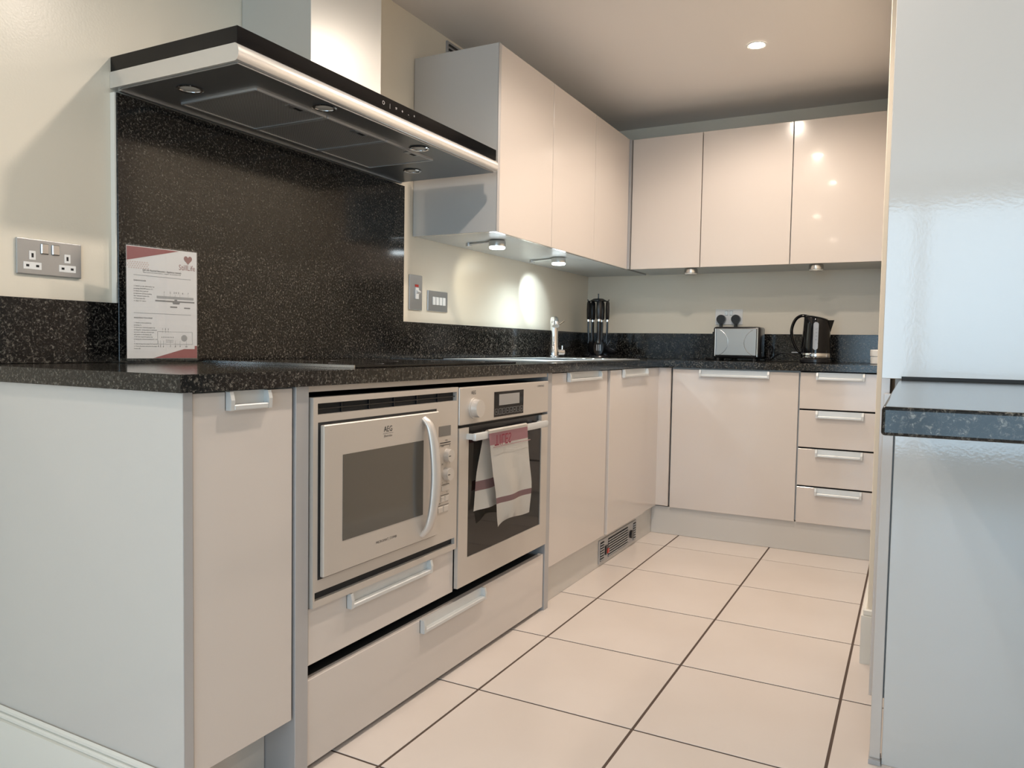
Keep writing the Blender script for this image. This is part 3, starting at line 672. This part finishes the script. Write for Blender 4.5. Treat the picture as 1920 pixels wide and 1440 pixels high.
# ================================================================== THINGS ON THE WORKTOP
# --- toaster
to = thing('toaster', 'two-slice toaster with brushed steel side standing on the back worktop', 'toaster', (.45, 2.93, ZT))
tx0, tx1, ty0, ty1, tz0, tz1 = 0.326, 0.578, 2.852, 3.010, ZT+.014, 1.089
obj('shell', B1((tx0, ty0+.004, tz0), (tx1, ty1, tz1), 0.013, 3), 'black_plastic', to, smooth=True)
sp = obj('side_panel', B1((tx0+.018, ty0-.002, tz0+.016), (tx1-.018, ty0+.006, tz1-.010), 0.002), 'toaster_steel', to)
for s_ in (tx0+.010, tx1-.016): obj('edge_trim', B1((s_, ty0, tz0+.010), (s_+.006, ty0+.007, tz1-.010), 0.001), 'chrome', to)
for (cxx, sg) in ((tx0+.020, 1), (tx1-.020, -1)):   # pressed curved relief line
    bm = BM(); pts = []
    for i in range(15):
        t = math.radians(-62+124*i/14); pts.append((cxx+sg*(math.cos(t)*.085-.022), ty0-.0022, (tz0+tz1)/2+math.sin(t)*.078))
    tube(bm, pts, 0.0014, 6); obj('pressed_line', bm, 'steel', sp, smooth=True)
for y in (2.895, 2.955): obj('slot', B1((tx0+.035, y, tz1-.004), (tx1-.035, y+.026, tz1+.0005)), 'recess_shade', to)
obj('lever', B1((tx0-.016, 2.905, 1.048), (tx0+.002, 2.945, 1.062), 0.003), 'black_plastic', to)
for x in (tx0+.028, tx1-.030):
    for y in (2.87, 2.98):
        bm = BM(); cyl(bm, (x, y, ZT+.0005), 'z', 0.008, 0, 0.015, 12); obj('foot', bm, 'black_matt', to)
# --- kettle
KC = Vector((0.868, 2.80, ZT))
ke = thing('kettle', 'glossy black jug kettle with steel band and water gauge', 'kettle', KC)
bm = BM(); lathe(bm, KC, [(0.070, 0.0005), (0.076, 0.003), (0.076, 0.018), (0.070, 0.024)], 36); obj('power_base', bm, 'black_plastic', ke, smooth=True)
bm = BM(); lathe(bm, KC, [(0.0725, 0.025), (0.0735, 0.027), (0.0728, 0.048), (0.0722, 0.050)], 40); obj('steel_band', bm, 'chrome', ke, smooth=True)
bm = BM(); prof = [(0.0718, 0.050), (0.0712, 0.08), (0.0685, 0.13), (0.0645, 0.19), (0.0625, 0.222), (0.060, 0.232), (0.05, 0.240), (0.025, 0.243), (0.002, 0.2435)]
lathe(bm, KC, prof, 40)
for v_ in bm.verts:
    h = v_.co.z-ZT
    if h > 0.18: v_.co.z -= (v_.co.x-KC.x+.02)*0.20*min(1, (h-.18)/.04)
kb = obj('jug', bm, 'black_gloss', ke, smooth=True)
bm = BM(); prism(bm, [KC+Vector(p) for p in ((.045, -.022, .222), (.083, -.006, .222), (.083, .006, .222), (.045, .022, .222), (.045, 0, .13))], (0, 0, 0.0001))
bm.free(); bm = BM()
top = [(.040, -.030, .219), (.083, -.004, .220), (.083, .004, .220), (.040, .030, .219)]; low = [(.052, -.016, .150), (.064, -.002, .150), (.064, .002, .150), (.052, .016, .150)]
A = [bm.verts.new(KC+Vector(p)) for p in top]; Bq = [bm.verts.new(KC+Vector(p)) for p in low]
bm.faces.new(A); bm.faces.new(Bq[::-1])
for i in range(4): bm.faces.new((A[i], A[(i+1)%4], Bq[(i+1)%4], Bq[i]))
obj('spout', bm, 'black_gloss', ke)
hp = smoothpath([KC+Vector(p) for p in ((-.040, 0, .238), (-.075, 0, .243), (-.105, 0, .222), (-.122, 0, .170), (-.112, 0, .110), (-.088, 0, .062), (-.068, 0, .052))], 6)
bm = BM(); tube(bm, hp, 0.010, 12, (0.8, 1.25), ref=(1, 0, 0)); obj('handle', bm, 'black_gloss', ke, smooth=True)
bm = BM(); gp = []
for i in range(25):      # rounded gauge strip on the side that faces the room
    t = 2*math.pi*i/24; gx = .0125*math.cos(t); gz = (.058 if math.sin(t) >= 0 else -.058)+.0125*math.sin(t); gp.append((gx, gz))
ga = math.radians(-92); V1 = []; 
for (gx, gz) in gp[:-1]:
    z = .138+gz; rr_ = .0715-(z-.08)*.058; V1.append(bm.verts.new(KC+Vector((gx+.004, -math.sqrt(rr_*rr_-gx*gx)-.0015, z))))
bm.faces.new(V1); gob = obj('water_gauge', bm, 'gauge', ke)
bm = BM()
for k in range(5): text(bm, ('1.7', '1.5', '1.0', '0.7', 'MIN')[k], 0.008, lambda x, y: KC+Vector((.002+x, -.0725+k*.0009+0.0*y-.0022+(.006-k*.0012)*0, .170-k*.018+y)), 'LEFT')
obj('gauge_marks', bm, 'ink', gob)
bm = BM(); box(bm, KC+Vector((-.118, -.008, .050)), KC+Vector((-.070, .008, .055)), .001); obj('switch_paddle', bm, 'gauge', ke)
# --- white tub at the right
tb = thing('storage_tub', 'small white lidded tub at the far right of the back worktop', 'tub', (1.165, 2.80, ZT))
bm = BM(); lathe(bm, (1.165, 2.80, ZT), [(0.036, 0.0005), (0.040, 0.004), (0.041, 0.036), (0.039, 0.038)], 28); obj('tub', bm, 'white_plastic', tb, smooth=True)
bm = BM(); lathe(bm, (1.165, 2.80, ZT), [(0.039, 0.039), (0.043, 0.041), (0.0435, 0.068), (0.040, 0.073), (0.002, 0.073)], 28); obj('lid', bm, 'white_plastic', tb, smooth=True)

# --- utensil carousel and what hangs on it
UC = Vector((-0.357, 2.85, ZT))
ca = thing('utensil_carousel', 'black rotating utensil stand in the corner of the worktop', 'utensil stand', UC)
bm = BM(); lathe(bm, UC, [(0.070, 0.0005), (0.074, 0.004), (0.070, 0.012), (0.015, 0.020), (0.006, 0.024)], 32); obj('base', bm, 'black_plastic', ca, smooth=True)
bm = BM(); cyl(bm, UC, 'z', 0.006, 0.02, 0.350, 12); tube(bm, [UC+Vector((0, 0, .345)), UC+Vector((0, 0, .380))], 0.004, 8); obj('pole', bm, 'black_plastic', ca, smooth=True)
bm = BM(); lathe(bm, UC, [(0.008, 0.352), (0.030, 0.350), (0.046, 0.340), (0.046, 0.334), (0.030, 0.342), (0.008, 0.343)], 28); obj('hanger_disc', bm, 'black_plastic', ca, smooth=True)
UA = [math.radians(a) for a in (-62, -158, 15, 88, 145)]
for a in UA:
    e1 = Vector((math.cos(a), math.sin(a), 0)); bm = BM(); tube(bm, smoothpath([UC+e1*.040+Vector((0, 0, .338)), UC+e1*.058+Vector((0, 0, .333)), UC+e1*.063+Vector((0, 0, .346))], 5), 0.003, 8); obj('hook', bm, 'black_plastic', ca, smooth=True)
def utensil(name, label, a, head):
    e1 = Vector((math.cos(a), math.sin(a), 0)); e2 = Vector((-math.sin(a), math.cos(a), 0)); Z = Vector((0, 0, 1)); O = UC+e1*.056
    q = thing(name, label, 'utensil', O+Z*.03, 'hanging utensils')
    bm = BM(); tube(bm, [O+Z*.338, O+Z*.325, O+Z*.28, O+Z*.235, O+Z*.225], 0.011, 12, (0.75, 1.15), ref=e1, radii=[.008, .0145, .0165, .015, .011]); obj('grip', bm, 'black_plastic', q, smooth=True)
    bm = BM(); cyl(bm, O+Z*.214, 'z', 0.0135, 0, 0.012, 16); obj('collar', bm, 'chrome', q, smooth=True)
    bm = BM(); tube(bm, smoothpath([O+Z*.214, O+Z*.16, O-e1*.004+Z*.11, O+Z*.085], 5), 0.0085, 10, (0.7, 1.2), ref=e1)
    obj('shaft', bm, 'black_plastic', q, smooth=True)
    bm = BM()
    if head == 'ladle':
        cc = O+e1*.030+Z*.055
        for i in range(8):
            t0 = math.pi/2*i/8; t1 = math.pi/2*(i+1)/8
            for k in range(20):
                p0, p1 = 2*math.pi*k/20, 2*math.pi*(k+1)/20
                f = lambda t, p: cc+Vector((math.cos(t)*math.cos(p)*.038, math.cos(t)*math.sin(p)*.038, -math.sin(t)*.034))
                poly(bm, [f(t0, p0), f(t0, p1), f(t1, p1), f(t1, p0)])
        bmesh.ops.remove_doubles(bm, verts=bm.verts, dist=1e-5); bmesh.ops.solidify(bm, geom=bm.faces[:], thickness=0.002)
        tube(bm, [O+Z*.095, cc-e1*.036+Z*.004], 0.0055, 8)
        bmesh.ops.rotate(bm, verts=bm.verts, cent=cc, matrix=Matrix.Rotation(math.radians(28), 3, e2))
    else:
        wd, ln = (.031, .044) if head != 'turner' else (.036, .048)
        n = 22; R_ = lambda t: (wd*math.sin(t), .060+ln*math.cos(t)) if head != 'turner' else (wd*max(-1, min(1, 1.6*math.sin(t))), .060+ln*max(-1, min(1, 1.5*math.cos(t))))
        out = [R_(2*math.pi*i/n) for i in range(n)]; dish = lambda x, z: O+e2*x+Z*z+e1*(-.010+ .010*((x/wd)**2)+.006*((z-.06)/ln)**2)
        if head == 'slotted':
            ctr = [(-.012, .007), (0, .009), (.012, .007)]
        Vt = [bm.verts.new(dish(x, z)) for x, z in out]; cv = bm.verts.new(dish(0, .060))
        for i in range(n): bm.faces.new((Vt[i], Vt[(i+1)%n], cv))
        bmesh.ops.solidify(bm, geom=bm.faces[:], thickness=0.0025)
    hdob = obj('head', bm, 'black_plastic', q, smooth=True)
    if head == 'slotted':
        for x in (-.010, 0, .010):
            bm = BM(); poly(bm, [dish(x-.002, .042)+e1*.004, dish(x+.002, .042)+e1*.004, dish(x+.002, .078)+e1*.004, dish(x-.002, .078)+e1*.004]); obj('slot', bm, 'gauge', hdob)
utensil('slotted_spoon', 'black slotted spoon hanging at the front of the utensil stand', UA[0], 'slotted')
utensil('serving_spoon', 'black solid spoon hanging at the left of the utensil stand', UA[1], 'spoon')
utensil('soup_ladle', 'black ladle hanging at the right of the utensil stand', UA[2], 'ladle')
utensil('fish_slice', 'black turner hanging behind the ladle on the utensil stand', UA[3], 'turner')
utensil('pasta_spoon', 'black spoon hanging at the rear of the utensil stand', UA[4], 'spoon')

# --- acrylic sign with printed instruction sheet
SA, SB = Vector((-0.438, -0.168, 0)), Vector((-0.409, 0.024, 0))
sdir = (SB-SA).normalized(); snor = Vector((sdir.y, -sdir.x, 0))          # faces the room
SW = (SB-SA).length; SH = 0.292; SZ = ZT+.010
sg = thing('sign_holder', 'clear acrylic stand holding a printed instruction sheet on the worktop', 'sign', ((SA+SB)/2)+Vector((0, 0, ZT)))
def S(fx_, fy_, d=0.0): p = SA+sdir*(SW*fx_)+snor*d; return (p.x, p.y, SZ+SH*(1-fy_))
def sbox(bm, f0, f1, d0, d1, g0, g1):
    pts = [S(f0, g0, d0), S(f1, g0, d0), S(f1, g1, d0), S(f0, g1, d0)]; prism(bm, pts, snor*(d1-d0)); return bm
sheet = obj('printed_sheet', sbox(BM(), 0.008, 0.992, -0.0003, 0.0, 0.012, 0.99), 'paper', sg)
obj('front_plate', sbox(BM(), 0.0, 1.0, 0.0012, 0.0030, 0.0, 1.012), 'acrylic', sg)
obj('back_plate', sbox(BM(), 0.0, 1.0, -0.0030, -0.0012, 0.0, 1.012), 'acrylic', sg)
obj('foot_bar', sbox(BM(), -0.11, 1.12, -0.032, 0.036, 1.0125, 1.0325), 'acrylic', sg)
E_ = 0.0004
def pr_poly(bm, pts): poly(bm, [S(a, b_, E_) for a, b_ in pts])
def pr_text(bm, s_, size, f0, g0, align='LEFT', sx=1.0): text(bm, s_, size, lambda x, y: S(f0+x/SW, g0-y/SH, E_), align, sx)
def pr_line(bm, f0, g0, f1, g1, t=0.0006):
    if abs(f1-f0)*SW > abs(g1-g0)*SH: pr_poly(bm, [(f0, g0-t/SH), (f1, g1-t/SH), (f1, g1+t/SH), (f0, g0+t/SH)])
    else: pr_poly(bm, [(f0-t/SW, g0), (f0+t/SW, g0), (f1+t/SW, g1), (f1-t/SW, g1)])
bm = BM(); pr_poly(bm, [(.012, .018), (.73, .018), (.012, .140)]); pr_poly(bm, [(.36, .988), (.80, .905), (.955, .905), (.955, .875), (.990, .875), (.990, .988)]); obj('print_blocks', bm, 'print_red', sheet)
bm = BM()
for i in range(9):
    for j in range(4):
        cx_, cy_ = .025+i*.032+(.016 if j % 2 else 0), .150+j*.017
        if cy_ > .14*(1-cx_/.73)+.01: pr_poly(bm, [(cx_-.011, cy_), (cx_, cy_-.0075), (cx_+.011, cy_), (cx_, cy_+.0075)])
obj('print_pattern', bm, 'print_pale', sheet)
bm = BM(); hpts = []
for i in range(28):
    t = 2*math.pi*i/28; hpts.append((.86+.0038*16*math.sin(t)**3, .088-.0028*(13*math.cos(t)-5*math.cos(2*t)-2*math.cos(3*t)-math.cos(4*t))))
pr_poly(bm, hpts); pr_text(bm, 'StillLife', 0.0205, .845, .185, 'CENTER', .80); obj('print_logo', bm, 'print_rose', sheet)
bm = BM(); pr_text(bm, 'Still Life Vauxhall Executive - Appliance manuals', 0.0068, .49, .222, 'CENTER', .80)
pr_text(bm, 'Please contact us for further assistance - reception - do not hesitate to call', 0.0042, .49, .238, 'CENTER', .80)
pr_text(bm, 'DISHWASHER', 0.0052, .10, .315); pr_text(bm, 'WASHING MACHINE', 0.0052, .10, .640)
L1 = ['1. Switch on the dishwasher by', 'pressing ON/OFF button (1).', '2. Select the required', 'programme (2) by pressing', 'the relevant button (3).', '3. Press start (5).', '4. Open for water.']
for k, s_ in enumerate(L1): pr_text(bm, s_, 0.0043, .10, .362+k*.0215)
L2 = ['1. Switch on the machine by', 'pressing (1).', '2. Select your desired program by', 'turning (2) - temperature is indicated', 'on screen with the selected spin', 'will appear in the display (3).', '3. Set the required options by', 'pressing the relevant buttons (4, 5, 6)', '7.', '4. Add drying time using (7) if wanted.', '5. Close the door and press the start', 'button (8).']
for k, s_ in enumerate(L2): pr_text(bm, s_, 0.0040, .10, .682+k*.0205)
for (f, s_) in ((.515, '1'), (.60, '2'), (.67, '3 4'), (.72, '5'), (.78, '6'), (.86, '7')): pr_text(bm, s_, 0.0065, f, .405, 'CENTER')
for (f, s_) in ((.49, '1'), (.53, '2'), (.57, '3')): pr_text(bm, s_, 0.006, f, .735, 'CENTER')
for (f, s_) in ((.43, '4'), (.46, '5'), (.50, '6'), (.60, '7'), (.67, '8'), (.74, '9'), (.83, '10')): pr_text(bm, s_, 0.006, f, .890, 'CENTER')
obj('print_text', bm, 'ink', sheet)
bm = BM(); pr_line(bm, .10, .262, .90, .268); pr_line(bm, .10, .592, .90, .592)
for f in (.515, .60, .67, .74, .86): pr_line(bm, f, .410, f, .432, .0003)
for f in (.49, .53, .57): pr_line(bm, f, .740, f, .760, .0003)
for f in (.43, .46, .50, .60, .67, .74, .83): pr_line(bm, f, .830, f, .878, .0003)
pr_line(bm, .42, .750, .92, .750, .0004); pr_line(bm, .42, .862, .92, .862, .0004); pr_line(bm, .42, .750, .42, .862, .0004); pr_line(bm, .92, .750, .92, .862, .0004)
pr_poly(bm, [(.41, .432), (.94, .432), (.94, .455), (.41, .455)])
for k in range(8): pr_poly(bm, [(.475+k*.023, .795), (.485+k*.023, .795), (.485+k*.023, .806), (.475+k*.023, .806)])
pr_line(bm, .535, .826, .645, .826); pr_line(bm, .535, .842, .645, .842)
cp_ = []
for i in range(16): t = 2*math.pi*i/16; cp_.append((.80+.045*math.cos(t), .806+.030*math.sin(t)))
pr_poly(bm, cp_); obj('print_diagram', bm, 'ink_line', sheet)
bm = BM(); pr_poly(bm, [(.39, .470), (.955, .470), (.955, .482), (.39, .482)]); pr_poly(bm, [(.63, .483), (.74, .483), (.73, .500), (.64, .500)]); pr_poly(bm, [(.66, .458), (.70, .458), (.70, .468), (.66, .468)])
pr_poly(bm, [(.60, .520), (.70, .520), (.70, .532), (.60, .532)]); pr_poly(bm, [(.80, .525), (.89, .525), (.89, .536), (.80, .536)]); obj('print_dark', bm, 'ink_grey', sheet)

# ================================================================== RIGHT SIDE: TALL UNIT AND BREAKFAST BAR
PY = 0.53
c = thing('tall_cabinet', 'tall glossy pale cabinet rising behind the granite breakfast bar', 'cabinet', (1.6, .85, 0))
obj('upper_panel', B1((1.257, PY, ZT+.001), (2.40, PY+.02, ZC-.002), 0.001), 'panel_gloss', c)
obj('carcass', B1((1.285, PY+.021, 0.15), (2.40, 1.139, ZC-.003)), 'carcass', c)
obj('lower_panel', B1((1.2895, PY, 0.0), (2.40, PY+.02, 0.868), 0.001), 'panel_gloss', c)
obj('edge_post', B1((1.2635, PY-.002, 0.012), (1.2865, PY+.035, 0.868), 0.001), 'cabinet', c)
obj('door', B1((1.2555, PY+.037, 0.143), (1.2745, 1.137, ZC-.004), 0.001), 'cabinet', c)
obj('foot', B1((1.262, PY-.012, 0.0005), (1.2875, PY+.03, 0.012)), 'post_grey', c)
bm = BM()
px0, px1, py0, py1, pz0, pz1 = 1.2925, 2.40, -0.452, PY-.0005, 0.8675, 0.901
box(bm, (px0, py0, pz0), (px1, py1, pz1))
bmesh.ops.bevel(bm, geom=[e for e in bm.edges if all(v.co.x < px0+.001 for v in e.verts) or all(v.co.y < py0+.001 for v in e.verts)], offset=0.004, segments=3, affect='EDGES', profile=0.5)
bar = obj('breakfast_bar', bm, 'granite', None, (1.8, 0, pz0)); tag(bar, 'thick black granite breakfast bar top jutting out at the right', 'worktop')
tag(obj('seal_strip', B1((1.298, PY-.006, 0.9012), (2.39, PY-.0006, 0.9085)), 'black_matt', None, (1.8, PY-.003, .9012)), 'dark seal strip where the breakfast bar meets the glossy panel', 'trim')
tag(obj('bar_support', B1((2.30, -0.40, 0.0), (2.34, PY-.01, 0.867), 0.001), 'panel_gloss', None, (2.32, 0, 0)), 'pale support panel under the far end of the breakfast bar', 'panel')
